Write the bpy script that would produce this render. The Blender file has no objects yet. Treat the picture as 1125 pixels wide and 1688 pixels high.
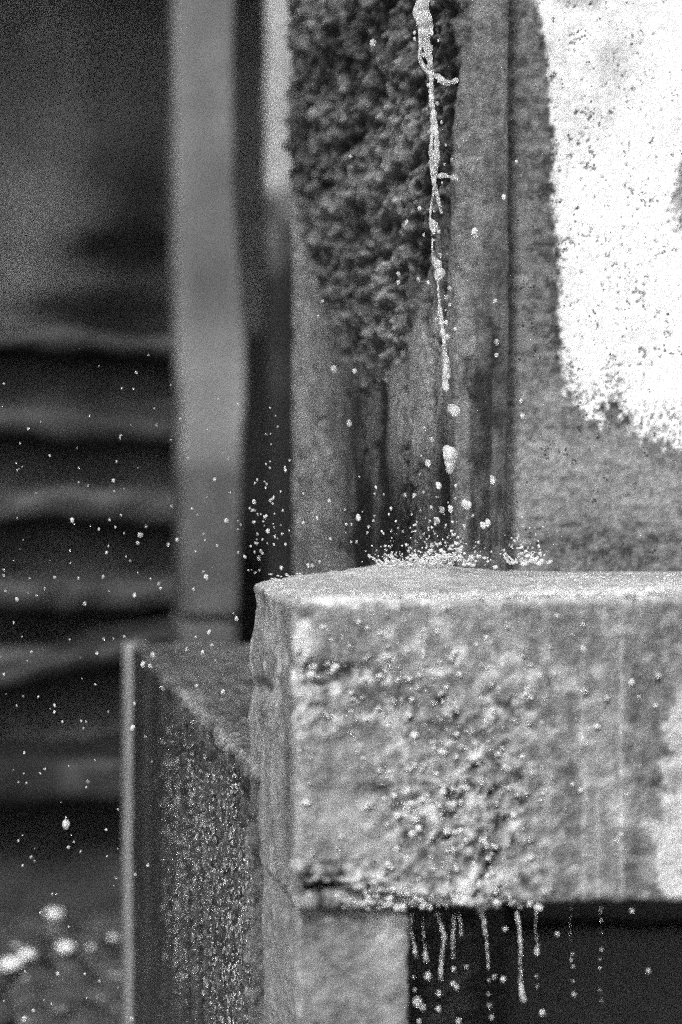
import bpy, bmesh, math, random
import numpy as np
from mathutils import Vector

# ------------------------------------------------------------------ camera
F = 85.0 / 24.0 * 1125.0           # focal length in photo pixels
YAW = math.radians(8.78)           # camera looks this much to the right of the wall normal
PITCH = math.radians(0.83)
CAMZ = 1.10
sc = bpy.context.scene
cam_d = bpy.data.cameras.new('camera'); cam = bpy.data.objects.new('camera', cam_d)
sc.collection.objects.link(cam); sc.camera = cam
cam.location = (0, 0, CAMZ)
cam.rotation_euler = (math.pi/2 - PITCH, 0, -YAW)
cam_d.sensor_fit = 'HORIZONTAL'; cam_d.sensor_width = 24.0; cam_d.lens = 85.0
cam_d.clip_start = 0.05; cam_d.clip_end = 500
cam_d.dof.use_dof = True
cam_d.dof.focus_distance = 2.40
cam_d.dof.aperture_fstop = 3.9

# ------------------------------------------------------------------ world, sun, exposure
SUN = Vector((-0.42, -0.72, 0.80)).normalized()      # towards the sun
w = bpy.data.worlds.new('World'); sc.world = w; w.use_nodes = True
nt = w.node_tree; bg = nt.nodes['Background']
sky = nt.nodes.new('ShaderNodeTexSky'); sky.sky_type = 'NISHITA'; sky.sun_disc = False
sky.sun_elevation = math.asin(SUN.z); sky.sun_rotation = math.atan2(SUN.x, SUN.y)
sky.air_density = 1.5; sky.dust_density = 4.0
bw = nt.nodes.new('ShaderNodeRGBToBW')
nt.links.new(sky.outputs[0], bw.inputs[0]); nt.links.new(bw.outputs[0], bg.inputs[0])
bg.inputs[1].default_value = 0.09
sl = bpy.data.lights.new('sun', 'SUN'); so = bpy.data.objects.new('sun', sl)
sc.collection.objects.link(so); sl.energy = 1.5; sl.angle = math.radians(12); sl.color = (1, 1, 1)
so.rotation_euler = (-SUN).to_track_quat('-Z', 'Y').to_euler(); so.location = (-3, -5, 6)

sc.view_settings.view_transform = 'Standard'; sc.view_settings.look = 'None'
sc.view_settings.gamma = 1.0; sc.view_settings.use_curve_mapping = False
sc.view_settings.exposure = 0.85
sc.render.engine = 'CYCLES'
sc.cycles.use_denoising = False
sc.cycles.use_adaptive_sampling = True
sc.cycles.adaptive_threshold = 0.5
sc.cycles.adaptive_min_samples = 10
sc.cycles.max_bounces = 8

# ------------------------------------------------------------------ pixel <-> place
fwd = np.array([math.sin(YAW)*math.cos(PITCH), math.cos(YAW)*math.cos(PITCH), -math.sin(PITCH)])
rgt = np.array([math.cos(YAW), -math.sin(YAW), 0.0])
upv = np.cross(rgt, fwd)
C0 = np.array([0, 0, CAMZ])
def ray(px, py): return fwd + rgt*((px-562.5)/F) + upv*((844.0-py)/F)
def at_depth(px, py, Z): return C0 + ray(px, py)*Z
def on_x(px, py, x): d = ray(px, py); return C0 + d*(x/d[0])
def on_y(px, py, y): d = ray(px, py); return C0 + d*(y/d[1])
def on_z(px, py, z): d = ray(px, py); return C0 + d*((z-CAMZ)/d[2])
def proj(P):
    r = P - C0; Z = np.maximum(r @ fwd, 0.05)
    return 562.5 + F*(r @ rgt)/Z, 844.0 - F*(r @ upv)/Z

# ------------------------------------------------------------------ noise
def _h(ix, iy, iz, s):
    n = (ix*374761393 + iy*668265263 + iz*2147483647 + s*974711) & 0xFFFFFFFF
    n = ((n ^ (n >> 13)) * 1274126177) & 0xFFFFFFFF
    n = ((n ^ (n >> 16)) * 2246822519) & 0xFFFFFFFF
    return ((n ^ (n >> 15)) & 0xFFFFFF) / float(0xFFFFFF)
def vn(P, s=0):
    i = np.floor(P).astype(np.int64); f = P - i; u = f*f*(3-2*f)
    ix, iy, iz = i[:,0], i[:,1], i[:,2]
    r = 0
    for dx in (0,1):
        wx = u[:,0] if dx else 1-u[:,0]
        for dy in (0,1):
            wy = u[:,1] if dy else 1-u[:,1]
            for dz in (0,1):
                wz = u[:,2] if dz else 1-u[:,2]
                r = r + wx*wy*wz*_h(ix+dx, iy+dy, iz+dz, s)
    return r
def fbm(P, size, octv=4, s=0, gain=0.5):
    """0..1 noise, size = feature size in metres (scalar or 3-vector)"""
    q = P/np.asarray(size, float); a = 1; t = 0; r = 0
    for k in range(octv):
        r = r + a*vn(q + 17.3*k, s+k); t += a; a *= gain; q = q*2.03
    return r/t
def sst(a, b, x):
    t = np.clip((x-a)/(b-a), 0, 1); return t*t*(3-2*t)
def blob(px, py, cx, cy, rx, ry):
    return np.exp(-(((px-cx)/rx)**2 + ((py-cy)/ry)**2))

# ------------------------------------------------------------------ objects
col = sc.collection
def tag(o, label, cat, group=None, kind=None):
    o['label'] = label
    if cat: o['category'] = cat
    if group: o['group'] = group
    if kind: o['kind'] = kind
    return o
def thing(name, loc, label, cat, group=None):
    o = bpy.data.objects.new(name, None); col.objects.link(o); o.location = loc
    o.empty_display_size = 0.05
    return tag(o, label, cat, group)
def link(name, me, mat, parent=None, loc=None):
    o = bpy.data.objects.new(name, me); col.objects.link(o)
    if mat and not me.materials: me.materials.append(mat)
    if parent is not None: o.parent = parent
    if loc is not None: o.location = loc
    return o
def mesh_np(name, V, Q, attrs=None, smooth=True):
    me = bpy.data.meshes.new(name)
    me.vertices.add(len(V)); me.vertices.foreach_set('co', np.asarray(V, np.float32).ravel())
    Q = np.asarray(Q, np.int32); k = Q.shape[1]
    me.loops.add(Q.size); me.loops.foreach_set('vertex_index', Q.ravel())
    me.polygons.add(len(Q)); me.polygons.foreach_set('loop_start', np.arange(0, Q.size, k, dtype=np.int32))
    me.polygons.foreach_set('use_smooth', np.full(len(Q), smooth))
    me.update(calc_edges=True)
    for an, av in (attrs or {}).items():
        a = me.attributes.new(an, 'FLOAT', 'POINT'); a.data.foreach_set('value', np.asarray(av, np.float32).ravel())
    return me
def box_grid(xs, ys, zs):
    """shell of a box with the given coordinate lines, shared vertices; returns V, Q, N(outward)"""
    xs, ys, zs = (np.asarray(a, float) for a in (xs, ys, zs))
    nx, ny, nz = len(xs), len(ys), len(zs)
    idx = -np.ones((nx, ny, nz), np.int64)
    I, J, K = np.meshgrid(np.arange(nx), np.arange(ny), np.arange(nz), indexing='ij')
    m = (I==0)|(I==nx-1)|(J==0)|(J==ny-1)|(K==0)|(K==nz-1)
    idx[m] = np.arange(m.sum())
    V = np.stack([xs[I[m]], ys[J[m]], zs[K[m]]], 1)
    def q(a, flip):
        f = np.stack([a[:-1,:-1], a[1:,:-1], a[1:,1:], a[:-1,1:]], -1).reshape(-1,4)
        return f[:, ::-1] if flip else f
    Q = np.concatenate([q(idx[:,:,0],True), q(idx[:,:,-1],False), q(idx[:,0,:],False), q(idx[:,-1,:],True),
                        q(idx[0],True), q(idx[-1],False)])
    return V, Q
def round_box(V, lo, hi, r):
    lo, hi = np.asarray(lo), np.asarray(hi)
    c = np.clip(V, lo+r, hi-r); d = V-c; L = np.linalg.norm(d, axis=1)
    n = np.where(L[:,None] > 1e-9, d/np.maximum(L,1e-9)[:,None], 0)
    W = np.where(L[:,None] > 1e-9, c + n*np.minimum(L, r)[:,None], V)
    return W, n
def seg(a, b, step): return list(np.linspace(a, b, max(2, int(round((b-a)/step))+1)))
def lines(*spec):
    """(a, b, step), ... consecutive ranges -> coordinate lines"""
    out = []
    for a, b, s in spec:
        z = seg(a, b, s); out += z if not out else z[1:]
    return out

# ------------------------------------------------------------------ materials
def stone(name, base=None, vary=0.5, size=0.006, bump=0.35, bsize=0.004, rough=0.8, spec=0.3, wetrough=0.28, speck=0.0, streak=0.0):
    m = bpy.data.materials.new(name); m.use_nodes = True
    n = m.node_tree.nodes; l = m.node_tree.links; p = n['Principled BSDF']
    geo = n.new('ShaderNodeNewGeometry')
    def noise(sc_, det, rg=0.6, vec=None):
        t = n.new('ShaderNodeTexNoise'); t.inputs['Scale'].default_value = sc_
        t.inputs['Detail'].default_value = det; t.inputs['Roughness'].default_value = rg
        l.new(vec or geo.outputs['Position'], t.inputs['Vector']); return t.outputs['Fac']
    def math_(op, a, b=None, c=None, clamp=False):
        t = n.new('ShaderNodeMath'); t.operation = op; t.use_clamp = clamp
        for k, v in enumerate((a, b, c)):
            if v is None: continue
            if isinstance(v, (int, float)): t.inputs[k].default_value = v
            else: l.new(v, t.inputs[k])
        return t.outputs[0]
    if base is None:
        at = n.new('ShaderNodeAttribute'); at.attribute_name = 'tone'; tone = at.outputs['Fac']
    else:
        v = n.new('ShaderNodeValue'); v.outputs[0].default_value = base; tone = v.outputs[0]
    n1 = noise(0.5/size, 5, 0.7); n2 = noise(0.08/size, 4)
    f = math_('MULTIPLY_ADD', math_('SUBTRACT', n1, 0.5), vary*4.0, 1.0)
    f2 = math_('MULTIPLY_ADD', math_('SUBTRACT', n2, 0.5), vary*1.6, 1.0)
    t = math_('MULTIPLY', tone, math_('MAXIMUM', math_('MULTIPLY', f, f2), 0.12))
    if streak:
        mp = n.new('ShaderNodeMapping'); mp.inputs['Scale'].default_value = (120, 120, 3)
        l.new(geo.outputs['Position'], mp.inputs['Vector'])
        s_ = noise(1.0, 3, 0.6, mp.outputs[0])
        t = math_('MULTIPLY', t, math_('MULTIPLY_ADD', math_('SUBTRACT', s_, 0.5), streak*3, 1.0))
    if speck:
        vo = n.new('ShaderNodeTexVoronoi'); vo.inputs['Scale'].default_value = 230
        l.new(geo.outputs['Position'], vo.inputs['Vector'])
        k = math_('LESS_THAN', vo.outputs['Distance'], 0.34)
        g = math_('GREATER_THAN', noise(45, 3, 0.7), 0.60)
        t = math_('MULTIPLY', t, math_('SUBTRACT', 1.0, math_('MULTIPLY', math_('MULTIPLY', k, g), speck)))
    t = math_('MINIMUM', math_('MAXIMUM', t, 0.01), 0.9)
    cb = n.new('ShaderNodeCombineColor')
    for k in range(3): l.new(t, cb.inputs[k])
    l.new(cb.outputs[0], p.inputs['Base Color'])
    wa = n.new('ShaderNodeAttribute'); wa.attribute_name = 'wet'
    l.new(math_('MULTIPLY_ADD', wa.outputs['Fac'], wetrough-rough, rough), p.inputs['Roughness'])
    l.new(math_('MULTIPLY_ADD', wa.outputs['Fac'], 0.5-spec, spec), p.inputs['Specular IOR Level'])
    b1 = n.new('ShaderNodeBump'); b1.inputs['Strength'].default_value = bump; b1.inputs['Distance'].default_value = 0.004
    hgt = math_('ADD', noise(0.5/bsize, 6, 0.7), math_('MULTIPLY', noise(0.12/bsize, 3), 0.8))
    l.new(hgt, b1.inputs['Height']); l.new(b1.outputs[0], p.inputs['Normal'])
    return m
def water(name, milk=0.45, cloud=0.004):
    m = bpy.data.materials.new(name); m.use_nodes = True
    n = m.node_tree.nodes; l = m.node_tree.links; p = n['Principled BSDF']
    p.inputs['Base Color'].default_value = (0.98, 0.98, 0.98, 1); p.inputs['Roughness'].default_value = 0.02
    p.inputs['IOR'].default_value = 1.333; p.inputs['Transmission Weight'].default_value = 1.0
    d = n.new('ShaderNodeBsdfDiffuse'); d.inputs[0].default_value = (0.92, 0.92, 0.92, 1)
    t = n.new('ShaderNodeBsdfTranslucent'); t.inputs[0].default_value = (0.92, 0.92, 0.92, 1)
    a = n.new('ShaderNodeMixShader'); a.inputs[0].default_value = 0.4
    l.new(d.outputs[0], a.inputs[1]); l.new(t.outputs[0], a.inputs[2])
    geo = n.new('ShaderNodeNewGeometry'); tx = n.new('ShaderNodeTexNoise')
    tx.inputs['Scale'].default_value = 1.0/cloud; tx.inputs['Detail'].default_value = 2
    l.new(geo.outputs['Position'], tx.inputs['Vector'])
    mr = n.new('ShaderNodeMapRange'); mr.inputs['From Min'].default_value = 0.36; mr.inputs['From Max'].default_value = 0.62
    mr.inputs['To Min'].default_value = milk*0.4; mr.inputs['To Max'].default_value = min(1.0, milk*1.5)
    l.new(tx.outputs['Fac'], mr.inputs['Value'])
    x = n.new('ShaderNodeMixShader'); l.new(mr.outputs[0], x.inputs[0])
    l.new(p.outputs[0], x.inputs[1]); l.new(a.outputs[0], x.inputs[2])
    l.new(x.outputs[0], n['Material Output'].inputs['Surface'])
    return m
M_pier = stone('weathered_pier_stone', vary=0.75, size=0.005, bump=1.1, bsize=0.004, streak=0.12)
M_wall = stone('lime_plaster', vary=0.34, size=0.004, bump=0.5, bsize=0.003, speck=0.8)
M_ledge = stone('worn_ledge_stone', vary=0.38, size=0.007, bump=0.7, bsize=0.004, streak=0.10)
M_block = stone('wet_plinth_stone', vary=0.5, size=0.004, bump=1.0, bsize=0.003, wetrough=0.18, streak=0.25)
M_dark = stone('damp_dark_stone', base=0.05, vary=0.4, size=0.02, bump=0.5, bsize=0.01)
M_back = stone('background_stone', vary=0.25, size=0.08, bump=0.4, bsize=0.03)
M_peb = stone('pebble_stone', base=0.06, vary=0.4, size=0.03, bump=0.4, bsize=0.02, rough=0.25, spec=0.5)
M_glint = stone('glint_white', base=0.75, vary=0.1, size=0.02, bump=0.2, bsize=0.02, rough=0.3, spec=0.5)  # white colour stands in for highlights on the wet floor
M_water = water('falling_water', 0.50, 0.012)
M_foam = water('aerated_water', 0.62, 0.010)
M_drop = water('droplet_water', 0.55, 0.006)
M_bead = water('clinging_water', 0.30, 0.005)

# ------------------------------------------------------------------ key planes from the photograph
A = at_depth(485, 985, 2.0); X0, YF, ZT = A              # ledge: side plane, front plane, top
ZB = on_y(800, 1497, YF)[2]                              # ledge underside
YS = on_x(412, 958, X0)[1]                               # far end of the ledge's side
YW = on_z(900, 943, ZT)[1]                               # plaster wall plane
YP = YW - 0.035                                          # pier front plane
XP = on_y(752, 940, YP)[0]                               # pier side plane
XJ = on_y(840, 700, YP)[0]                               # joint pier / wall
YPB = on_x(480, 600, XP)[1]                              # far end of the pier's side
Bq = at_depth(412, 1262, 2.24); XB, YB0, ZK = Bq         # plinth block: side plane, near end, top
YB1 = on_x(214, 1060, XB)[1]
print('planes', X0, YF, ZT, ZB, YS, YW, YP, XP, XJ, YPB, XB, YB0, ZK, YB1)

# ------------------------------------------------------------------ ground
def make_ground():
    n = 60
    g = np.linspace(-1, 1, n); g = np.sign(g)*np.abs(g)**3*60
    X, Y = np.meshgrid(g, g+5, indexing='ij')
    V = np.stack([X.ravel(), Y.ravel(), np.zeros(X.size)], 1)
    V[:,2] = (fbm(V, 0.8, 3, 5)-0.5)*0.01
    i = np.arange(n*n).reshape(n, n)
    Q = np.stack([i[:-1,:-1], i[1:,:-1], i[1:,1:], i[:-1,1:]], -1).reshape(-1,4)
    me = mesh_np('ground', V, Q, {'tone': np.full(len(V), 0.045), 'wet': np.full(len(V), 0.2)})
    o = link('ground', me, M_back); o['kind'] = 'structure'; return o
ground = make_ground()

def stone_box(name, lo, hi, r, step, tone, wet, mat, parent, amp=0.004, size=0.05, s=0, warp=None):
    lo, hi = np.array(lo, float), np.array(hi, float)
    V, Q = box_grid(*[seg(lo[k], hi[k], step if np.isscalar(step) else step[k]) for k in range(3)])
    V, n = round_box(V, lo, hi, r)
    d = (fbm(V, size, 4, s)-0.5)*2*amp
    c = (lo+hi)/2; nn = np.where(np.linalg.norm(n,axis=1)[:,None]>0, n, 0)
    V = V + nn*d[:,None]
    if warp: V = warp(V)
    t = tone(V) if callable(tone) else np.full(len(V), tone)
    wv = wet(V) if callable(wet) else np.full(len(V), wet)
    base = np.array(parent.location) if parent is not None else np.zeros(3)
    return link(name, mesh_np(name, V-base, Q, {'tone': t, 'wet': wv}), mat, parent)

# ------------------------------------------------------------------ pier
def make_pier():
    p = thing('stone_pier', (XP+0.05, YP+0.1, ZT-0.02), 'tall weathered stone pier with crusted dark side and water running down its edge', 'pier')
    lo = np.array([XP, YP, ZT-0.13]); hi = np.array([XJ, YPB, ZT+1.9])
    top = ZT + 0.84
    V, Q = box_grid(lines((lo[0], hi[0], 0.0016)), lines((lo[1], lo[1]+0.12, 0.0024), (lo[1]+0.12, hi[1], 0.005)),
                    lines((lo[2], top, 0.0026), (top, hi[2], 0.03)))
    V, n = round_box(V, lo, hi, 0.010)
    px, py = proj(V)
    # which part carries the crust (side face, upper part, slanted lower edge)
    e = (fbm(V, (0.04, 0.16, 0.06), 4, 71, 0.6)-0.5)*np.interp(proj(V)[0], [480, 630, 680, 760], [170, 150, 60, 40])
    edge_y = np.interp(px, [470, 500, 540, 600, 640, 665, 700, 735, 760], [390, 440, 560, 640, 650, 580, 480, 330, 120])
    soft = np.interp(px, [480, 600, 650, 740], [190, 120, 26, 18])
    crust = 1 - sst(-1.0, 0.35, (py - edge_y + e)/soft)
    side = (n[:,0] < -0.5)*1.0
    crust = crust*np.clip(-n[:,0]*1.4, 0, 1)
    # front strip right of the stream keeps a crusty corner at the very top
    crust = np.maximum(crust, 0.85*(1-sst(15, 130, py + e*0.4))*(1-sst(762, 785, px)))
    lum = fbm(V, (0.03, 0.11, 0.03), 4, 3, 0.6); fine = fbm(V, (0.008, 0.026, 0.008), 3, 9, 0.6)
    knob = fbm(V, (0.016, 0.06, 0.017), 2, 13)
    d = crust*((lum-0.5)*0.034 + (fine-0.5)*0.016 + (knob-0.5)*0.018 + 0.003)
    # bare stone: vertical ribs and drips
    rib = fbm(V, (0.02, 0.07, 0.20), 4, 21, 0.6)
    flk = np.abs(fbm(V, (0.03, 0.14, 0.10), 4, 23, 0.6)-0.5)
    d += (1-crust)*((rib-0.5)*0.008 + (fbm(V, 0.02, 3, 22)-0.5)*0.003 - 0.006*(1-sst(0.0, 0.03, flk))*(px < 745))
    # dark cracks in the corner
    def vline(pts, wd):
        ys = [a[1] for a in pts]; xs = [a[0] for a in pts]
        c = np.interp(py, ys, xs); ok = ((py > ys[0]) & (py < ys[-1]))*1.0
        wob = (fbm(V, 0.012, 3, 31)-0.5)*16
        return ok*np.exp(-((px-c+wob)/wd)**2)
    crack = vline([(742,0),(752,90),(742,200),(738,330),(735,420),(728,530),(716,600),(712,690)], 5.0)
    crack = np.maximum(crack, 0.8*vline([(600,640),(603,680),(598,725)], 4.5))
    crack = np.maximum(crack, 0.7*vline([(640,560),(622,620),(612,660)], 4.0))
    crack = np.maximum(crack, 0.6*vline([(772,590),(768,640),(790,665)], 6))
    d -= crack*0.006
    V2 = V + n*d[:,None]
    tone = 0.058 + 0.26*(lum-0.45) + 0.70*np.clip(fine-0.50, 0, 1) - 0.25*np.clip(0.5-knob, 0, 1)
    big = fbm(V, (0.07, 0.28, 0.07), 3, 15); tone += 0.30*(big-0.5); tone += 0.12*blob(px,py,645,200,40,60) + 0.12*blob(px,py,545,180,26,24) + 0.05*blob(px,py,600,420,50,90)
    tone -= 0.04*blob(px,py,590,110,60,80)
    bare = 0.175 + 0.24*(rib-0.5) + 0.16*(lum-0.5) - 0.07*(1-sst(0.0,0.03,flk))
    bare += 0.17*np.exp(-((px-(704-0.12*(py-600)))/36)**2)*sst(490,560,py)*(1-sst(690,810,py))      # pale bare wedge
    run = fbm(V, (0.025, 0.13, 0.20), 4, 27, 0.6); wedge = np.exp(-((px-(704-0.12*(py-600)))/38)**2)*sst(490,560,py)*(1-sst(700,820,py)); bare -= 0.13*sst(0.44,0.70,run+(lum-0.5)*0.35)*sst(500,640,px+e*.25)*(1-0.85*wedge); bare += 0.06*(1-sst(500,560,px + e*0.2)) + 0.05*blob(px,py,520,760,45,160)
    bare -= 0.10*blob(px+e*.2,py,600,740,48,170) + 0.08*blob(px,py,660,830,60,70)
    bare -= 0.16*blob(px,py,735,760,22,120) + 0.10*blob(px,py,620,890,90,50)
    bare += 0.06*blob(px,py,490,400,16,260)
    front = np.where(n[:,1] < -0.5, 1.0, 0.0)
    fr = 0.165 + 0.12*(rib-0.5) + 0.14*(fbm(V, (0.012,0.012,0.02), 3, 24)-0.5)
    fr -= 0.09*np.exp(-((px-822)/20)**2)*sst(60,420,py)*(1-sst(640,900,py)*0.35)
    fr -= 0.10*sst(0.50,0.64,run)*sst(300,700,py); fr -= 0.04*sst(560,760,py) + 0.04*blob(px,py,800,640,50,60)
    fr += 0.03*blob(px,py,775,350,25,220)
    ck = sst(0.25, 0.75, crust + (fine-0.5)*0.9); t = np.maximum(tone, 0.02)*ck + np.where(px > 742, fr, bare)*(1-ck)
    t = t*(1-crust) + np.maximum(tone, 0.02)*crust if False else t
    t = np.clip(t*(1-0.8*crack), 0.012, 0.5)
    wet = np.clip(0.25 + 0.6*blob(px,py,720,760,90,300) + 0.4*sst(600,900,py), 0, 1)
    o = link('shaft', mesh_np('shaft', V2-np.array(p.location), Q, {'tone': t, 'wet': wet}), M_pier, p)
    stone_box('foot', (XP+0.004, YW+0.065, 0), (XJ+0.02, YPB-0.004, ZT-0.125), 0.006, 0.03, 0.08, 0.4, M_pier, p, 0.004, 0.05, 7)
    return p, (px, py)
pier, _ = make_pier()

# ------------------------------------------------------------------ plaster wall
def make_wall():
    p = thing('plaster_wall', (XJ+0.3, YW+0.1, ZT-0.02), 'white plastered wall with damp grey margin above the ledge', 'wall')
    lo = np.array([XJ-0.02, YW, ZT-0.02]); hi = np.array([XJ+1.6, YW+0.35, ZT+1.9])
    V, Q = box_grid(lines((lo[0], lo[0]+0.27, 0.0014), (lo[0]+0.27, hi[0], 0.04)), lines((lo[1], lo[1]+0.012, 0.004), (lo[1]+0.012, hi[1], 0.05)),
                    lines((lo[2], ZT+0.64, 0.0016), (ZT+0.64, hi[2], 0.04)))
    V, n = round_box(V, lo, hi, 0.004)
    px, py = proj(V)
    e = (fbm(V, 0.03, 4, 41, 0.65)-0.5)
    ef = (fbm(V, 0.006, 3, 42, 0.6)-0.5)
    # dry / damp boundary
    bx = np.interp(py, [-80, 0, 100, 200, 400, 500, 600, 650, 700], [862, 882, 902, 911, 918, 924, 928, 934, 985])
    by = np.interp(px, [930, 960, 990, 1010, 1030, 1060, 1090, 1125, 1300], [640, 692, 694, 640, 662, 706, 718, 722, 735])
    s1 = (px - bx) + e*26 + ef*22
    s2 = (by - py) + e*70 + ef*95 + (fbm(V,(0.008,0.008,0.05),3,49)-0.5)*60
    dry = sst(-6, 8, s1)*sst(-26, 22, s2)
    # missing plaster at the right
    hole = sst(-10, 6, -np.hypot((px-1184)/70, (py-345)/84)*60 + 60 + e*50 + ef*20)
    # line of small pits running down from the top left, and scattered pits
    ln = np.interp(py, [0, 100, 220, 300], [938, 955, 965, 972])
    pit_n = fbm(V, 0.0042, 2, 44, 0.6); clus = fbm(V, 0.035, 3, 45)
    thr = 0.775 - 0.10*sst(0.48, 0.70, clus) - 0.12*np.exp(-((px-ln)/11)**2)*(py < 330) - 0.06*blob(px,py,1040,420,60,190) - 0.10*blob(px,py,1015,665,40,35)
    pit = sst(0, 0.05, pit_n - thr)
    rag = fbm(V, 0.0035, 2, 47)
    zone = sst(-0.2, 1, -np.abs(s2-12)/62+1)*(px > 935)
    pit = np.maximum(pit, zone*sst(0.50, 0.62, rag))
    d = dry*0.0012 - pit*0.0016*dry - hole*0.004 + (fbm(V, 0.03, 3, 46)-0.5)*0.003 + ef*0.0012*(1-dry)
    V2 = V + n*d[:,None]
    row = fbm(V, (0.03, 0.03, 0.006), 3, 48)
    damp = 0.120 + 0.20*(row-0.5) + 0.24*ef + 0.06*e
    damp += 0.06*np.exp(-((px-858)/10)**2)*sst(200,320,py) - 0.05*np.exp(-((px-bx+8)/10)**2)*sst(150,300,py)*(1-sst(600,680,py))
    damp += 0.08*blob(px,py,910,680,22,60) + 0.06*sst(690,740,py)*(1-sst(800,940,py)) + 0.03*sst(650,760,py)
    damp -= 0.07*blob(px,py,1010,895,170,45) + 0.05*blob(px,py,1020,680,50,40) + 0.04*blob(px,py,1100,740,50,30)
    damp -= 0.05*np.exp(-((px-842)/4)**2)
    t = damp*(1-dry) + dry*(0.86 - 0.45*sst(0.35,0.75,clus)*(1-sst(40,330,py))*(1-sst(1000,1090,px)) - 0.10*(1-sst(0,60,s1)))
    t = t*(1-0.72*pit*dry)
    t = t*(1-hole) + hole*(0.26+0.5*ef)
    t = np.clip(t, 0.03, 0.88)
    o = link('plaster_face', mesh_np('plaster_face', V2-np.array(p.location), Q, {'tone': t, 'wet': np.clip(0.55*(1-dry), 0, 1)}), M_wall, p)
    return p
wall = make_wall()

# ------------------------------------------------------------------ ledge
def make_ledge():
    p = thing('stone_ledge', (X0+0.3, YF+0.2, ZB), 'thick worn stone ledge splashed with water, chipped along its lower edge', 'ledge')
    lo = np.array([X0, YF, ZB]); hi = np.array([X0+1.9, YW+0.06, ZT])
    V, Q = box_grid(lines((lo[0], lo[0]+0.36, 0.0022), (lo[0]+0.36, hi[0], 0.06)), lines((lo[1], lo[1]+0.05, 0.003), (lo[1]+0.05, hi[1], 0.006)),
                    lines((lo[2], hi[2], 0.0024)))
    V, n = round_box(V, lo, hi, 0.009)
    px, py = proj(V)
    px0, py0 = px, py
    lum = fbm(V, 0.03, 4, 51, 0.6); fine = fbm(V, 0.008, 3, 52, 0.6); knob = fbm(V, 0.013, 2, 53)
    front = np.clip(-n[:,1], 0, 1); topm = np.clip(n[:,2], 0, 1)
    wob = (fbm(V, 0.04, 3, 54)-0.5)
    rough = np.clip(blob(px,py,770,1330,110,170) + 0.8*blob(px,py,700,1480,150,40) + 0.7*blob(px,py,540,1465,110,45) + 0.5*blob(px,py,520,1150,60,70), 0, 1)
    d = (lum-0.5)*0.006 + (fine-0.5)*0.0022 + rough*((fine-0.5)*0.014 + (knob-0.5)*0.011 - 0.006*sst(0.56,0.68,fbm(V,0.014,3,60,0.6)))
    groove = np.exp(-((px-470+wob*8)/6)**2)*(py > 1010)*0.002
    d -= groove
    # hollows and chips on the front
    d -= front*(0.010*blob(px,py,520,1110,40,18) + 0.006*blob(px,py,600,1108,60,14) + 0.004*blob(px,py,650,1170,20,40))
    # eroded lower edge, left half
    er = sst(-16, 22, py - np.interp(px, [470,560,620,660,700,800,1130], [1462,1462,1490,1500,1500,1508,1530]) + wob*70 + (lum-0.5)*40)
    d -= front*er*0.020
    lowedge = np.clip(1-(V[:,2]-ZB)/0.03, 0, 1)*np.exp(-((px-560)/75)**2)*front
    V2 = V + n*d[:,None]
    V2[:,2] += lowedge*0.010
    # worn top: hump towards the pier, sag at the left end
    V2[:,2] += topm*(0.011*blob(px,py,640,950,150,40)*np.clip((V[:,1]-YF-0.05)/0.25,0,1) - 0.004*np.exp(-((px-440)/30)**2))
    # far left corner is worn away towards the pier
    k = np.clip((V2[:,1]-YS), 0, None)*0.50
    tx = np.clip(1-(V2[:,0]-X0)/0.22, 0, 1)
    V2[:,0] += k*tx
    # side chips
    chip = np.clip(-n[:,0],0,1)*(0.006*blob(px,py,415,1000,20,40) + 0.009*blob(px,py,430,1135,20,18))
    V2[:,0] += chip
    t = 0.215 + 0.26*(lum-0.5) + 0.22*(fine-0.5) + 0.22*(fbm(V,0.06,3,58)-0.5) + rough*(0.55*(fine-0.5) + 0.25*(knob-0.5))
    pale = sst(0.54,0.70,fbm(V,0.012,3,59,0.6)); pitm = sst(0.56,0.68,fbm(V,0.014,3,60,0.6)); t -= 0.17*pitm*np.clip(rough*1.1+0.25+0.5*blob(px,py,600,1110,150,50),0,1); t += 0.30*pale*np.clip(0.25+rough+blob(px,py,560,1080,120,120)+blob(px,py,800,1120,250,80)*.6,0,1)
    t += 0.14*sst(0.55,0.75,fbm(V,0.02,3,55))*(py < 1230)*(px < 700)
    for cx,cy,rx,ry,a in [(500,1060,25,40,.10),(520,1180,30,18,.14),(505,1160,14,40,.08),(770,1290,40,25,.10),(700,1280,28,22,.10),(560,1360,80,60,.05),(620,1500,60,12,.16),
                          (520,1112,34,16,-.10),(600,1108,55,10,-.07),(655,1160,16,30,-.07),(740,1200,40,30,-.07),(795,1410,16,20,-.15),(690,1450,40,15,-.06),
                          (1060,1080,60,35,-.05),(1070,1300,30,140,-.05),(900,1030,150,30,-.035),(760,1010,60,15,-.03),(600,1440,120,14,-.05)]:
        t += a*blob(px,py,cx,cy,rx,ry)
    wx = wob*10
    for cx,wd,a,y0 in [(962,5,.11,1040),(985,3,.09,1250),(1024,3.5,.16,1010),(1008,3,.07,1200),(945,14,-.03,1200),(1045,12,-.06,1060),(472,4,-.10,1020),(448,4,.06,1150),(905,4,.05,1300)]:
        t += a*np.exp(-((px-cx+wx)/wd)**2)*sst(y0,y0+60,py)
    ed = np.interp(py, [1100,1200,1280,1400,1480], [1128,1100,1088,1082,1092])
    t += 0.30*sst(-10, 12, px-ed+wob*60+(fine-0.5)*60+(lum-0.5)*40)*sst(1120,1180,py)*(px<1500)
    # top and its front lip get a paler tone
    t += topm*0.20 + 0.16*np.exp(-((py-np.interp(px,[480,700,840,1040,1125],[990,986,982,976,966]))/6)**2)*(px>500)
    left = np.clip(-n[:,0],0,1)
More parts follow.
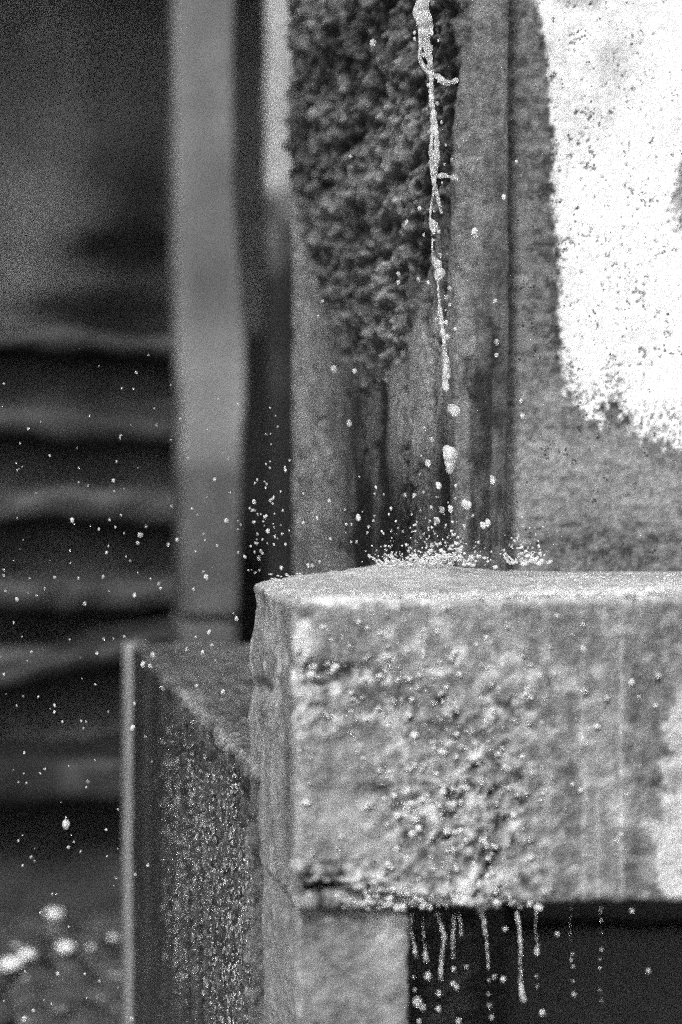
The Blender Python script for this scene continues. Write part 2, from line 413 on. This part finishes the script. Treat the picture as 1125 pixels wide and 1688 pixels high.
    t += 0.07*left + left*0.12*(fbm(V,(0.02,0.02,0.3),3,57)-0.5)
    t = np.clip(t*(1-0.35*er*front), 0.03, 0.6)
    wet = np.clip(0.75+0.2*topm+0.6*(fine-0.5), 0, 1)
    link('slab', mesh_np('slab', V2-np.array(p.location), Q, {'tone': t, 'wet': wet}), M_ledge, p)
    return p
ledge = make_ledge()

# ------------------------------------------------------------------ lower pier under the ledge, recess behind it
XL1 = on_y(675, 1600, YF+0.02)[0]
def make_lower():
    p = thing('lower_pier', (X0+0.06, YF+0.15, 0), 'pale squared stone block carrying the left end of the ledge', 'pier')
    lo = np.array([X0+0.004, YF+0.018, 0.0]); hi = np.array([XL1, YS-0.02, ZB+0.012])
    z1 = ZB-0.16
    V, Q = box_grid(lines((lo[0], hi[0], 0.0025)), lines((lo[1], hi[1], 0.005)), lines((0, z1, 0.03), (z1, hi[2], 0.0025)))
    V, n = round_box(V, lo, hi, 0.006)
    px, py = proj(V)
    lum = fbm(V, 0.03, 4, 61, 0.6); fine = fbm(V, 0.008, 3, 62, 0.6)
    d = (lum-0.5)*0.007+(fine-0.5)*0.003 - 0.006*np.exp(-((px-565-(py-1500)*0.1)/9)**2)*sst(1500,1540,py)*0
    V2 = V+n*d[:,None]
    t = 0.20+0.16*(lum-0.5)+0.22*(fine-0.5)
    t += 0.12*blob(px,py,640,1560,35,70) - 0.05*blob(px,py,590,1600,40,60)*0 + 0.05*blob(px,py,500,1620,40,60)
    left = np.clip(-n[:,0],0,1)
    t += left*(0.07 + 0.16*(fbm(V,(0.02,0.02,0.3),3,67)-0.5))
    t = np.clip(t, 0.03, 0.5)
    link('dressed_stone', mesh_np('dressed_stone', V2-np.array(p.location), Q, {'tone': t, 'wet': np.full(len(V), .4)}), M_ledge, p)
make_lower()
rw = thing('recess_wall', (X0+1.0, YW+0.5, 0), 'dark damp wall at the back of the hollow under the ledge', 'wall')
cz = [0.0, 0.27, 0.55, ZB-0.04]
rr = random.Random(4)
for r_ in range(3):
    xx = X0-0.1+0.02 - (0.15 if r_ % 2 else 0)
    while xx < X0+2.0:
        wd = rr.uniform(0.26, 0.36)
        stone_box('stone', (max(xx, XL1-0.06)+0.004, YW+0.40+rr.uniform(-.008,.008), cz[r_]+0.004), (max(xx, XL1-0.06)+wd-0.004, YW+0.6, cz[r_+1]-0.004), 0.012, 0.02, 0.12+rr.uniform(-.03,.04), 0.3, M_back, rw, 0.008, 0.07, r_)
        xx = max(xx, XL1-0.06) + wd
stone_box('mortar', (XL1-0.07, YW+0.42, 0), (X0+2.05, YW+0.62, ZB), 0.004, 0.08, 0.03, 0.2, M_back, rw, 0.002, 0.05, 9)

# ------------------------------------------------------------------ low plinth block at the left
def make_block():
    p = thing('plinth_block', (XB+0.25, (YB0+YB1)/2, 0), 'low dark wet stone plinth streaming with water beside the pier', 'plinth')
    lo = np.array([XB, YB0, 0.0]); hi = np.array([XB+0.22, YB1-0.03, ZK])
    z1 = ZK-0.32
    V, Q = box_grid(lines((lo[0], lo[0]+0.12, 0.003), (lo[0]+0.12, hi[0], 0.02)), lines((lo[1], lo[1]+0.5, 0.004), (lo[1]+0.5, hi[1], 0.008)), lines((0, z1, 0.03), (z1, hi[2], 0.0028)))
    V, n = round_box(V, lo, hi, 0.012)
    px, py = proj(V)
    lum = fbm(V, (0.04,0.06,0.04), 4, 81, 0.6); fine = fbm(V, (0.006,0.012,0.010), 3, 82, 0.6)
    near = sst(225, 330, px + (fbm(V,(0.05,0.08,0.4),3,84)-0.5)*70)
    d = (lum-0.5)*0.008 + near*(fine-0.5)*0.012
    strk = fbm(V, (0.02, 0.035, 0.5), 3, 83)
    topm = np.clip(n[:,2],0,1)
    d += (strk-0.5)*0.006*(1-topm)
    V2 = V + n*d[:,None]
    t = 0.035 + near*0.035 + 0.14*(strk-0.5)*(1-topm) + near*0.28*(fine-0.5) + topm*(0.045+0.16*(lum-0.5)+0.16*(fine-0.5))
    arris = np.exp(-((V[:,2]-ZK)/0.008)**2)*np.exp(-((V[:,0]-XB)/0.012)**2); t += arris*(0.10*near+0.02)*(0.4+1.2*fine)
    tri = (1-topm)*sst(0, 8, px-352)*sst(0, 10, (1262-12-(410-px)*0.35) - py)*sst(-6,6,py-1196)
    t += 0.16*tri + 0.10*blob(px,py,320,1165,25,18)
    dark = np.exp(-((px-245)/30)**2)
    t = np.clip(t, 0.02, 0.4)
    wet = np.clip(0.9-0.7*tri, 0, 1)
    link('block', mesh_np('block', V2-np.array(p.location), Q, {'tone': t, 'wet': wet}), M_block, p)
    xf = on_y(206, 1300, YB1)[0]
    stone_box('end_slab', (xf, YB1-0.028, 0), (XB+0.03, YB1+0.09, ZK-0.002), 0.005, (0.012,0.02,0.02), 0.22, 0.2, M_back, p, 0.002, 0.1, 3)
    return p
block = make_block()

# ------------------------------------------------------------------ background: steps, newel post, far pillar, back wall, added side wall and shade slab
def bg_tone(base, var, s, size=0.3):
    return lambda V: np.clip(base + var*(fbm(V, size, 3, s)-0.5)*2, 0.01, 0.8)
st = thing('stone_staircase', (0.2, 6.5, 0), 'dark stone steps climbing out of focus behind the pier', 'staircase')
bands = [(1290,6.0,80,0),(1082,6.3,44,-.3),(982,6.6,58,.02),(835,6.9,58,0),(702,7.2,46,.10),(566,7.5,36,.02),]
for i, (yc, Zd, hpx, sl_) in enumerate(bands):
    a = at_depth(150, yc-hpx/2, Zd); b = at_depth(150, yc+hpx/2, Zd)
    xr = at_depth(335, yc, Zd)[0]; xm = at_depth(150, yc, Zd)[0]
    tl = [0.012,0.019,0.031,0.038,0.031,0.029][i]
    def wp_(V, i=i, sl_=sl_, xm=xm):
        V = V.copy(); q = np.stack([V[:,0], V[:,1]*0, V[:,2]*0], 1)
        V[:,2] += (fbm(q, 0.30, 3, 95+i)-0.5)*0.035 - sl_*(V[:,0]-xm)*(V[:,0] > -0.3)
        V[:,1] += (fbm(V, 0.2, 3, 195+i)-0.5)*0.10
        return V
    stone_box('step', (-1.2, a[1], b[2]), (xr, a[1]+0.55, a[2]), 0.03, 0.025, bg_tone(tl, tl*0.9, 90+i, (0.14,0.14,0.05)), 0.4, M_back, st, 0.03, 0.14, 90+i, wp_)
    zlo = at_depth(150, bands[i-1][0]-bands[i-1][2]/2, Zd)[2]-0.04 if i else -0.05
    stone_box('riser', (-1.2, a[1]+0.16, zlo), (xr, a[1]+0.50, b[2]+0.04), 0.004, 0.06, bg_tone(0.05 if i else 0.035, 0.035, 160+i, 0.10), 0.2, M_back, st, 0.004, 0.1, 110+i)
np_ = thing('newel_post', (0.55, 6.0, 0), 'pale square stone post rising beside the blurred steps', 'post')
pl = at_depth(290, 500, 6.0); zb = at_depth(340, 1020, 6.0)[2]
def npw(V):
    V = V.copy(); py = proj(V)[1]; t = (V[:,0]-0.0)
    L_ = np.interp(py, [-900,450,600,680,760,1030],[288,290,296,302,298,300]); R_ = np.interp(py, [-900,300,430,560,660,720,1030],[385,388,396,408,408,401,397])
    dd = (V[:,1]*math.cos(YAW))*1.0
    xl = np.array([at_depth(k, 500, 6.0)[0] for k in L_]); xr = np.array([at_depth(k, 500, 6.0)[0] for k in R_])
    V[:,0] = xl + t*(xr-xl) + (fbm(V, 0.15, 3, 126)-0.5)*0.008; return V
def npt(V):
    px, py = proj(V)
    return np.clip((0.130 + 0.06*(fbm(V,(0.1,0.1,0.3),3,120)-0.5)*2 + 0.075*sst(450,620,py))*(1-0.55*sst(740,800,py)*(0.5+fbm(V,(.1,.1,.08),3,127))) , 0.02, 0.6)
stone_box('shaft', (0.0, pl[1], zb), (1.0, pl[1]+0.22, 3.3), 0.001, (0.1,0.03,0.02), npt, 0.1, M_back, np_, 0.0, 0.1, 121, npw)
pl2 = at_depth(296, 700, 5.98); pr2 = at_depth(402, 700, 5.98)
stone_box('footing', (pl2[0], pl2[1]+0.03, 0), (pr2[0], pl2[1]+0.3, zb+0.01), 0.02, 0.04, 0.08, 0.4, M_back, np_, 0.008, 0.12, 124)
fp = thing('far_pillar', (0.85, 7.2, 0), 'pale pillar behind the pier, dark gap painted over its lower half', 'pillar')
fl = at_depth(443, 300, 7.0); fr_ = at_depth(560, 300, 7.0)
def fpt(V):
    px, py = proj(V); e = (fbm(V, 0.1, 3, 131)-0.5)
    return np.clip(0.42*(1-sst(240, 430, py+e*260)) + 0.018 + 0.06*blob(px,py,440,395,40,40)+0.02*blob(px,py,455,610,30,40) + e*0.10*(py<330), 0.015, 0.6)  # lower tone painted dark as the shaded opening below the lit strip
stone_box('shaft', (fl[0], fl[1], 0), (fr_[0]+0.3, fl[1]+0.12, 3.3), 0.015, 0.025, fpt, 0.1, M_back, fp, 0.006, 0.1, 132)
bw_ = thing('back_wall', (0.5, 8.6, 0), 'grey wall with painted-in dark step gaps far behind the steps', 'wall')
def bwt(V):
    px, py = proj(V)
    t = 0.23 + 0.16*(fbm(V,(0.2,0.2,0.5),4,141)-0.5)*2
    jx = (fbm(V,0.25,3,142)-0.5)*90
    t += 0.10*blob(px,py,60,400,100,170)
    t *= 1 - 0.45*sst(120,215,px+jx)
    t *= 1 - 0.94*np.clip(1.5*blob(px,py,205,408,105,36) + 1.5*blob(px,py,165,508,150,32) + 0.7*blob(px,py,245,310,55,90) + sst(525,570,py+jx*.3), 0, 1)  # shaded gaps between the steps painted into the wall tone as dark lobes
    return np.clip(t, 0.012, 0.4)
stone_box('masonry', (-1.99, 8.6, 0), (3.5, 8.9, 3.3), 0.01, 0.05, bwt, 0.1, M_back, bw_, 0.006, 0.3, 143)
lw = thing('added_side_wall', (-2.1, 6.5, 0), 'unseen side wall added to keep the stairwell dark', 'wall')
stone_box('masonry', (-2.2, 4.0, 0), (-2.0, 8.58, 3.3), 0.01, 0.1, 0.08, 0.1, M_back, lw, 0.006, 0.3, 144)  # added wall out of view, encloses the stairwell to keep it dark
ce = thing('added_shade_slab', (0.5, 6.0, 3.3), 'unseen slab added to keep sky light off the stairwell', 'shade slab')
stone_box('slab', (-3.4, 6.9, 3.31), (4.0, 9.0, 3.5), 0.01, 0.2, 0.15, 0.0, M_back, ce, 0.004, 0.3, 145)  # added slab out of view, blocks sky light from the steps

# ------------------------------------------------------------------ loose stones on the wet floor, white blobs as its highlights
def lump_mesh(name, s, sub=2, squash=0.6, amp=0.35):
    bm = bmesh.new(); bmesh.ops.create_icosphere(bm, subdivisions=sub, radius=1.0)
    V = np.array([v.co[:] for v in bm.verts]); d = 1 + (fbm(V+s*3.1, 0.9, 2, s)-0.5)*2*amp
    for v, k in zip(bm.verts, d): v.co *= k; v.co.z *= squash
    for f in bm.faces: f.smooth = True
    me = bpy.data.meshes.new(name); bm.to_mesh(me); bm.free()
    a = me.attributes.new('wet', 'FLOAT', 'POINT')
    a.data.foreach_set('value', np.ones(len(me.vertices), np.float32)); return me
rl = [lump_mesh('cobble', k, 3, 0.55) for k in range(5)]
rng = random.Random(11)
n_c = 0
for gy in range(14):
    for gx in range(12):
        x = -0.3 + gx*0.085 + rng.uniform(-.02,.02); y = 4.55 + gy*0.10 + rng.uniform(-.02,.02)
        o = link('cobble', rl[rng.randrange(5)], M_peb, ground); s = rng.uniform(0.034, 0.056)
        o.location = (x, y, s*0.25); o.scale = (s, s*rng.uniform(.8,1.2), s*0.8); o.rotation_euler = (0,0,rng.uniform(0,6))
wp = lump_mesh('glint_blob', 9, 3, 0.75, 0.25)
for px, py, r in [(90,1507,0.021),(18,1590,0.025),(44,1574,0.020),(108,1562,0.018),(186,1546,0.010),(150,1562,0.008),(70,1452,0.007)]:  # white blobs added to imitate bright highlights on the wet floor
    q = on_z(px, py, 0.05); o = link('glint_blob', wp, M_glint); o.location = q; o.scale = (r, r, r); o.rotation_euler = (0,0,px)
    tag(o, 'small white blob imitating a highlight on the dark wet floor cobbles', 'highlight blob', 'imitated highlights on the wet floor')

# ------------------------------------------------------------------ water
def ico(sub):
    bm = bmesh.new(); bmesh.ops.create_icosphere(bm, subdivisions=sub, radius=1.0)
    V = np.array([v.co[:] for v in bm.verts]); T = np.array([[v.index for v in f.verts] for f in bm.faces]); bm.free(); return V, T
IV, IT = ico(2); IV3, IT3 = ico(3); IV1, IT1 = ico(1)
def blobs_mesh(name, S, sub=2):
    """S: rows of (x, y, z, rx, ry, rz)"""
    bv, bt = {1: (IV1, IT1), 2: (IV, IT), 3: (IV3, IT3)}[sub]
    S = np.asarray(S, float)
    V = (bv[None]*S[:,None,3:6] + S[:,None,0:3]).reshape(-1,3)
    T = (bt[None] + (np.arange(len(S))*len(bv))[:,None,None]).reshape(-1,3)
    return mesh_np(name, V, T)
def fused(name, S, mat, parent, voxel):
    base = np.array(parent.location)
    S = np.asarray(S, float).copy(); S[:,:3] -= base
    o = link(name, blobs_mesh(name, S, 2), mat, parent)
    m = o.modifiers.new('fuse', 'REMESH'); m.mode = 'VOXEL'; m.voxel_size = voxel; m.use_smooth_shade = True
    m2 = o.modifiers.new('soften', 'SMOOTH'); m2.factor = 0.5; m2.iterations = 2
    return o
PXM = 2.42/F                                    # metres per photo pixel near the stream
def chain(pts, Z, seed=0, wob=0.25, step=0.5):
    """pts: (px, py, width_px): overlapping balls along the path at camera depth Z"""
    r = random.Random(seed); S = []
    for (x0,y0,w0),(x1,y1,w1) in zip(pts[:-1], pts[1:]):
        L = math.hypot(x1-x0, y1-y0); n = max(1, int(L/(max(2.0, min(w0,w1))*step)))
        for k in range(n):
            t = k/n; w_ = (w0+(w1-w0)*t)*(1+r.uniform(-wob,wob))
            q = at_depth(x0+(x1-x0)*t + r.uniform(-.12,.12)*w_, y0+(y1-y0)*t, Z + r.uniform(-.2,.2)*w_*PXM)
            rr_ = w_*0.5*Z/F; S.append((*q, rr_, rr_, rr_*1.15))
    return S
ZS = 2.40
st_ = at_depth(720, 880, ZS)
stream = thing('water_stream', tuple(st_), 'thin twisting stream of water falling down the corner of the stone pier', 'water')
fused('main_strand', chain([(690,-620,20),(692,-300,22),(696,-40,24),(698,20,25),(700,55,21),(706,85,12),(711,120,9),(711,150,8),(715,195,9),(712,225,6),(711,255,8),(714,290,9),(722,325,8),(728,352,5)], ZS, 1), M_water, stream, 0.0010)
fused('side_strand', chain([(692,30,9),(694,65,7),(692,95,6),(700,112,9),(712,122,8),(722,126,10),(735,136,11),(743,136,6),(757,131,13)], ZS, 2), M_water, stream, 0.0010)
fused('inner_strand', chain([(713,160,5),(718,200,6),(720,228,8),(721,250,11),(719,280,7),(716,310,5),(710,345,4),(709,362,5),(716,374,16),(717,386,9)], ZS, 3), M_water, stream, 0.0010)
fused('lower_strand', chain([(713,392,3),(713,420,4),(721,438,15),(725,450,17),(722,462,4),(724,500,4),(727,520,8),(730,545,9),(733,562,6),(733,580,8),(737,600,10),(734,622,8),(737,645,12)], ZS, 4), M_water, stream, 0.0010)
fused('branch', chain([(724,290,7),(732,288,9),(740,291,5),(748,292,7),(757,293,10)], ZS, 5), M_water, stream, 0.0010)
rb_ = random.Random(91)
for k in range(34):
    yb_ = rb_.uniform(0, 640); xb_ = np.interp(yb_, [0,100,200,300,450,640], [698,708,716,720,724,736]) + rb_.gauss(0, 12); q = at_depth(xb_, yb_, ZS+rb_.uniform(-.01,.01)); w_ = rb_.uniform(2.5,7)*.5*ZS/F
    link('bead', blobs_mesh('bead', [(0,0,0,w_,w_,w_*rb_.uniform(1,1.6))], 2), M_water, stream).location = q - np.array(stream.location)
# separate lumps falling below the stream
lump_lab = 'small rounded lump of water falling below the stream on the pier'
for k, (px, py, wx_, hy) in enumerate([(741,750,22,30),(742,768,18,20),(750,677,18,11),(724,801,10,11),(706,763,9,9),(712,725,8,8),(743,838,9,10),(728,840,9,9),(805,862,8,14),(797,866,9,9),(770,832,14,8),(719,858,9,9),(812,790,8,20)]):
    o_ = thing('water_lump', tuple(at_depth(px, py, ZS)), 'largest rounded lump of water falling below the stream on the pier' if k == 0 else lump_lab, 'water', 'water lumps falling down the pier')
    fused('lump', chain([(px-wx_*.2,py-hy*.3,wx_*.7),(px+wx_*.1,py,wx_),(px,py+hy*.3,wx_*.75),(px,py+hy*.4,wx_*.5)], ZS, 60+k), M_water, o_, 0.0008)

# splash crown on the ledge
def splash(name, cx, cy, wd, ht, Z, label, seed, nlig, mass):
    r = random.Random(seed)
    o_ = thing(name, tuple(at_depth(cx, cy, Z)), label, 'splash')
    S = []
    for k in range(mass):
        t = r.gauss(0.22, 0.30); x = cx + t*wd
        y = cy + 3 - abs(r.gauss(0, 0.34))*ht*math.exp(-(t-0.3)**2*5); w_ = r.uniform(2.5, 9)
        q = at_depth(x, y, Z + r.uniform(-.03,.03)); q_ = w_*.5*PXM; S.append((*q, q_*1.2, q_*1.2, q_*.8))
    fused('foam_mass', S, M_foam, o_, 0.0011)
    for k in range(nlig):
        x = cx + (r.random()-0.6)*wd; side_ = 1 if x > cx else -1; h = ht*r.uniform(.10,.42)*(1-0.5*abs(x-cx)/wd); reach = side_*h*r.uniform(.1,1.7)
        pts = []
        for j in range(6):
            t = j/5; pts.append((x+reach*t, cy-h*(1.9*t-.9*t*t)+r.uniform(-1.5,1.5), (5.0-3.2*t) if j < 5 else 5.0))
        fused('jet', chain(pts, Z + r.uniform(-.04,.03), 200+seed*50+k, .5), M_drop, o_, 0.0007)
    D = []
    for k in range(int(nlig*13)):
        x = cx + r.gauss(.05,.34)*wd; y = cy - abs(r.gauss(0,.5))*ht*(1 if r.random() < .9 else 2); w_ = r.uniform(1.4,4.5)
        q = at_depth(x, y, Z+r.uniform(-.06,.06)); q_ = w_*.5*PXM; D.append((*(q-np.array(o_.location)), q_, q_, q_))
    sp = link('spray', blobs_mesh('spray', D, 2), M_foam, o_); sp['kind'] = 'stuff'
    return o_
splash('water_splash', 700, 932, 125, 62, 2.39, 'wide foaming splash where the stream hits the ledge', 3, 20, 130)
splash('water_splash', 866, 928, 52, 40, 2.40, 'small splash on the ledge at the foot of the plaster wall', 4, 8, 26)
# pooled water / wet lip
o_ = thing('water_puddle', tuple(at_depth(700, 960, 2.25)), 'bright ragged water film spilling over the front lip of the ledge', 'water')
r = random.Random(8); S = []
for k in range(240):
    x = r.choice([r.uniform(640,1060), r.gauss(720,45), r.gauss(980,60)]); yl = np.interp(x,[480,700,840,1040,1125],[990,986,982,976,966])
    q = on_y(x, yl + r.gauss(0,4), YF+0.004); w_ = r.uniform(4,14)*2.0/F*.6
    S.append((q[0], q[1], q[2]-0.001, w_*1.6, w_*.7, w_*.6))
fused('film', S, M_foam, o_, 0.0013)

# beads clinging to the ledge, whitened to imitate wet glints, too many to count
rb = random.Random(77); S = []; b0 = np.array(ledge.location)
for k in range(620):
    u = rb.random()
    if u < .5: x, y = rb.gauss(770,75), rb.gauss(1320,110)
    elif u < .7: x, y = rb.uniform(490,760), rb.gauss(1080,60)
    elif u < .85: x, y = rb.uniform(490,1100), rb.gauss(1150,110)
    else: x, y = rb.gauss(690,70), rb.gauss(1488,12)
    if not (490 < x < 1118 and 1000 < y < 1500): continue
    q = on_y(x, y, YF-0.001) - b0; w_ = rb.choice([3,4,4,6,8,11])*rb.uniform(.7,1.2)*2.0/F*.5
    S.append((*q, w_*rb.uniform(.8,1.5), w_*.7, w_))
for k in range(420):
    x = rb.uniform(440,1120); q = on_z(x, rb.uniform(945,984), ZT+0.001) - b0; w_ = rb.uniform(2,6)*2.2/F*.5
    S.append((*q, w_*1.5, w_*2.2, w_*.6))
o = link('clinging_water', blobs_mesh('clinging_water', S, 2), M_foam, ledge); o['kind'] = 'stuff'

# drips hanging and falling from the underside of the ledge
drips = [(680,1506,[(678,1506,6),(679,1530,5),(681,1552,5),(686,1572,11),(688,1580,16)],[(683,1612,6),(686,1632,6),(690,1652,18),(697,1662,12),(690,1684,8)]),
         (700,1508,[(697,1508,4),(699,1535,4),(700,1560,4),(704,1580,10),(705,1586,10)],[(705,1609,14)]),
         (728,1510,[(722,1508,10),(728,1525,9),(732,1545,9),(730,1575,7),(726,1600,8),(728,1612,10),(729,1617,9)],[(724,1637,11),(722,1664,10)]),
         (750,1508,[(749,1508,6),(747,1535,5),(748,1560,8),(747,1582,6)],[(749,1598,8),(746,1622,9),(752,1628,10),(755,1684,10)]),
         (764,1505,[(757,1505,5),(760,1525,5),(761,1543,9)],[(768,1594,6)]),
         (800,1507,[(795,1505,12),(797,1520,9),(803,1545,5),(805,1580,5),(806,1600,4)],[(806,1616,6),(807,1640,5),(807,1658,9),(810,1678,8)]),
         (856,1508,[(852,1505,10),(856,1525,8),(858,1560,8),(859,1590,8),(859,1620,8),(862,1645,12),(866,1652,16)],[(893,1670,11)]),
         (885,1505,[(883,1502,5),(884,1530,4),(886,1560,4),(887,1573,12)],[(886,1610,6),(887,1626,5)]),
         (942,1498,[(940,1497,3),(941,1530,3),(941,1558,3)],[(943,1573,5),(944,1583,5),(944,1594,5),(947,1618,5),(948,1640,7)]),
         (990,1494,[(991,1494,4),(991,1508,4)],[(991,1518,4),(991,1538,4),(991,1566,5),(991,1582,4),(991,1597,5),(991,1632,5),(991,1650,4)])]
ORD = ['first', 'second', 'third', 'fourth', 'fifth', 'sixth', 'seventh', 'eighth', 'ninth', 'tenth and last']
ZD = (on_y(800, 1500, YF) - C0) @ fwd + 0.012
for k, (bx_, by_, th, beads) in enumerate(drips):
    d_ = thing('water_drip', tuple(at_depth(bx_, by_, ZD)), ORD[k] + ' thread of water below the ledge, counted from the lower pier', 'drip', 'drips falling from the underside of the ledge')
    fused('thread', chain([(a+math.sin(b*.13+k)*1.3,b,c*0.68) for a,b,c in th], ZD, 300+k, .4, .4), M_water, d_, 0.0009)
    for a, b, c in beads:
        q = at_depth(a+math.sin(b*.9)*1.6, b, ZD); rr_ = c*.42*ZD/F
        link('bead', blobs_mesh('bead', [(0,0,0,rr_,rr_,rr_*1.2)], 2), M_water, d_).location = q - np.array(d_.location)

# airborne droplets
dm = []
for k in range(6):
    bm = bmesh.new(); bmesh.ops.create_icosphere(bm, subdivisions=2, radius=1.0)
    rk = random.Random(500+k); sx, sz = rk.uniform(.85,1.1), rk.uniform(.95,1.35)
    for v in bm.verts: v.co.x *= sx; v.co.z *= sz*(1.12 if v.co.z < 0 else 1)
    for f in bm.faces: f.smooth = True
    me = bpy.data.meshes.new('droplet'); bm.to_mesh(me); bm.free(); me.materials.append(M_drop); dm.append(me)
def droplet(px, py, dpx, label, group, Z=None):
    Z = Z or 2.40 + rng.gauss(0, .10)
    o = link('water_droplet', dm[rng.randrange(6)], None); o.location = at_depth(px, py, Z)
    s = dpx*.5*Z/F; o.scale = (s, s, s); o.rotation_euler = (0, rng.uniform(-.4,.4), 0)
    tag(o, label, 'droplet', group); return o
GA = ('tiny water droplet in the air against the dark gap between post and pier', 'droplets in the dark gap')
GB = ('tiny water droplet in the air in front of the blurred stone steps', 'droplets before the steps')
GC = ('small water droplet in the air in front of the stone pier', 'droplets before the pier')
GD = ('small water droplet above the top of the low plinth block', 'droplets over the plinth')
GE = ('small water droplet drifting in front of the ledge', 'droplets before the ledge')
gap = [(419,827,9),(439,765,4),(446,825,6),(437,852,6),(442,875,9),(404,918,6),(424,896,5),(433,912,6),(427,920,7),(420,910,5),(454,685,3),(458,703,4),(439,716,4),(446,715,3),(471,775,6),(470,770,4),(465,880,5),(471,897,6),(464,936,7),(421,944,5),(425,848,4),(420,860,4),(433,889,4),(412,838,4),(440,798,4),(450,830,4)]
left = [(231,882,10),(227,895,7),(340,951,10),(222,981,8),(140,995,8),(28,988,8),(187,792,7),(354,790,7),(373,858,9),(292,890,6),(277,897,6),(241,868,5),(119,857,8),(176,911,6),(90,952,6),(129,953,5),(170,951,6),(262,962,6),(265,970,6),(319,971,6),(335,942,5),(205,1049,5),(160,1077,6),(171,1053,5),(297,690,4),(225,614,5),(201,640,4),(220,641,4),(245,585,3),(90,1163,6),(90,1174,5),(103,1190,4),(145,1289,6),(142,1298,4),(109,1359,15),(113,1397,6),(133,1404,5),(51,1413,6),(86,1474,4),(140,1606,5),(95,1606,8),(164,1618,6),(55,1666,7),(40,1680,10),(191,1447,5),(175,1368,5),(40,1241,5),(66,1275,4),(157,1128,4),(142,1190,4),(179,1173,4)]
plin = [(236,1095,10),(248,1098,9),(252,1080,10),(308,1070,7),(334,1075,7),(323,1050,5),(345,1042,8),(368,1141,9),(324,1130,7),(268,1134,6),(390,1020,8),(355,1089,5),(222,1160,5),(251,1256,4),(240,1215,4),(219,1200,9),(244,1427,6),(223,1442,5),(217,1680,10),(350,1063,6)]
prr = [(783,381,13),(819,564,11),(551,608,12),(585,611,9),(576,697,12),(525,521,6),(532,496,6),(578,257,6),(657,451,8),(657,465,8),(690,460,8),(671,366,8),(692,343,9),(726,420,8),(615,70,13),(784,388,9),(751,542,7),(819,585,8),(817,495,8),(831,324,9),(852,266,6),(862,685,9),(791,700,9),(591,853,11),(668,816,7),(543,825,6),(569,840,4),(620,803,5),(633,815,4),(501,862,6),(508,932,7),(515,932,7),(527,926,5),(545,888,6),(499,862,5),(571,864,5),(580,864,4),(645,838,5),(766,868,8),(752,800,6),(780,850,6),(860,660,7),(700,705,6),(757,590,8)]
led = [(889,1113,12),(962,1070,12),(741,999,9),(800,1190,8),(1018,1385,9),(640,1040,7),(1043,1502,9),(920,1540,9),(830,1615,11),(833,1532,9),(815,1610,8),(1070,1600,8)]
for L_, G in ((gap,GA),(left,GB),(plin,GD),(prr,GC)):
    for a, b, c in L_: droplet(a, b, c*0.85, *G)
for a, b, c in led: droplet(a, b, c*.8, *GE, Z=ZD-0.03)
for k in range(42): droplet(rng.uniform(392,478), min(940, rng.gauss(850,75)), rng.uniform(2,4.5), *GA)
for k in range(78): droplet(rng.uniform(0,395), rng.triangular(560,1030,930), rng.uniform(1.8,4.2), *GB)
for k in range(48): droplet(rng.uniform(0,200), rng.uniform(1040,1680), rng.uniform(1.8,4.0), *GB)
for k in range(26): droplet(rng.gauss(640,80), rng.triangular(700,920,910), rng.uniform(2,4.5), *GC)

# beads of water on the plinth block's side, whitened to imitate its specular sparkle
r = random.Random(21); S = []
bl = np.array(block.location)
runs = [(YB0 + (r.random()**1.2)*1.0, ZK - 0.008 - (r.random()**1.1)*0.30, r.uniform(0.02, 0.14)) for k in range(330)]
for y, z, L_ in runs:
    zz = z; sz = r.uniform(0.0005, 0.0012)
    while zz > z-L_:
        pxa, pya = proj(np.array([[XB, y, zz]])); pxa, pya = pxa[0], pya[0]
        s_ = sz*r.uniform(.6,1.5)
        if r.random() < (pxa-215)/110 and pya < 1730 and not (352 < pxa and 1200 < pya < 1262 and r.random() < .93):
            S.append((XB - 0.001 + r.uniform(-.003,.003) - bl[0], y + r.gauss(0,.004) - bl[1], zz-bl[2], s_, s_*1.6, s_*r.uniform(1,3)))
        zz -= r.uniform(0.003, 0.016)
bd = link('water_beads', blobs_mesh('water_beads', S, 1), M_bead, block); bd['kind'] = 'stuff'
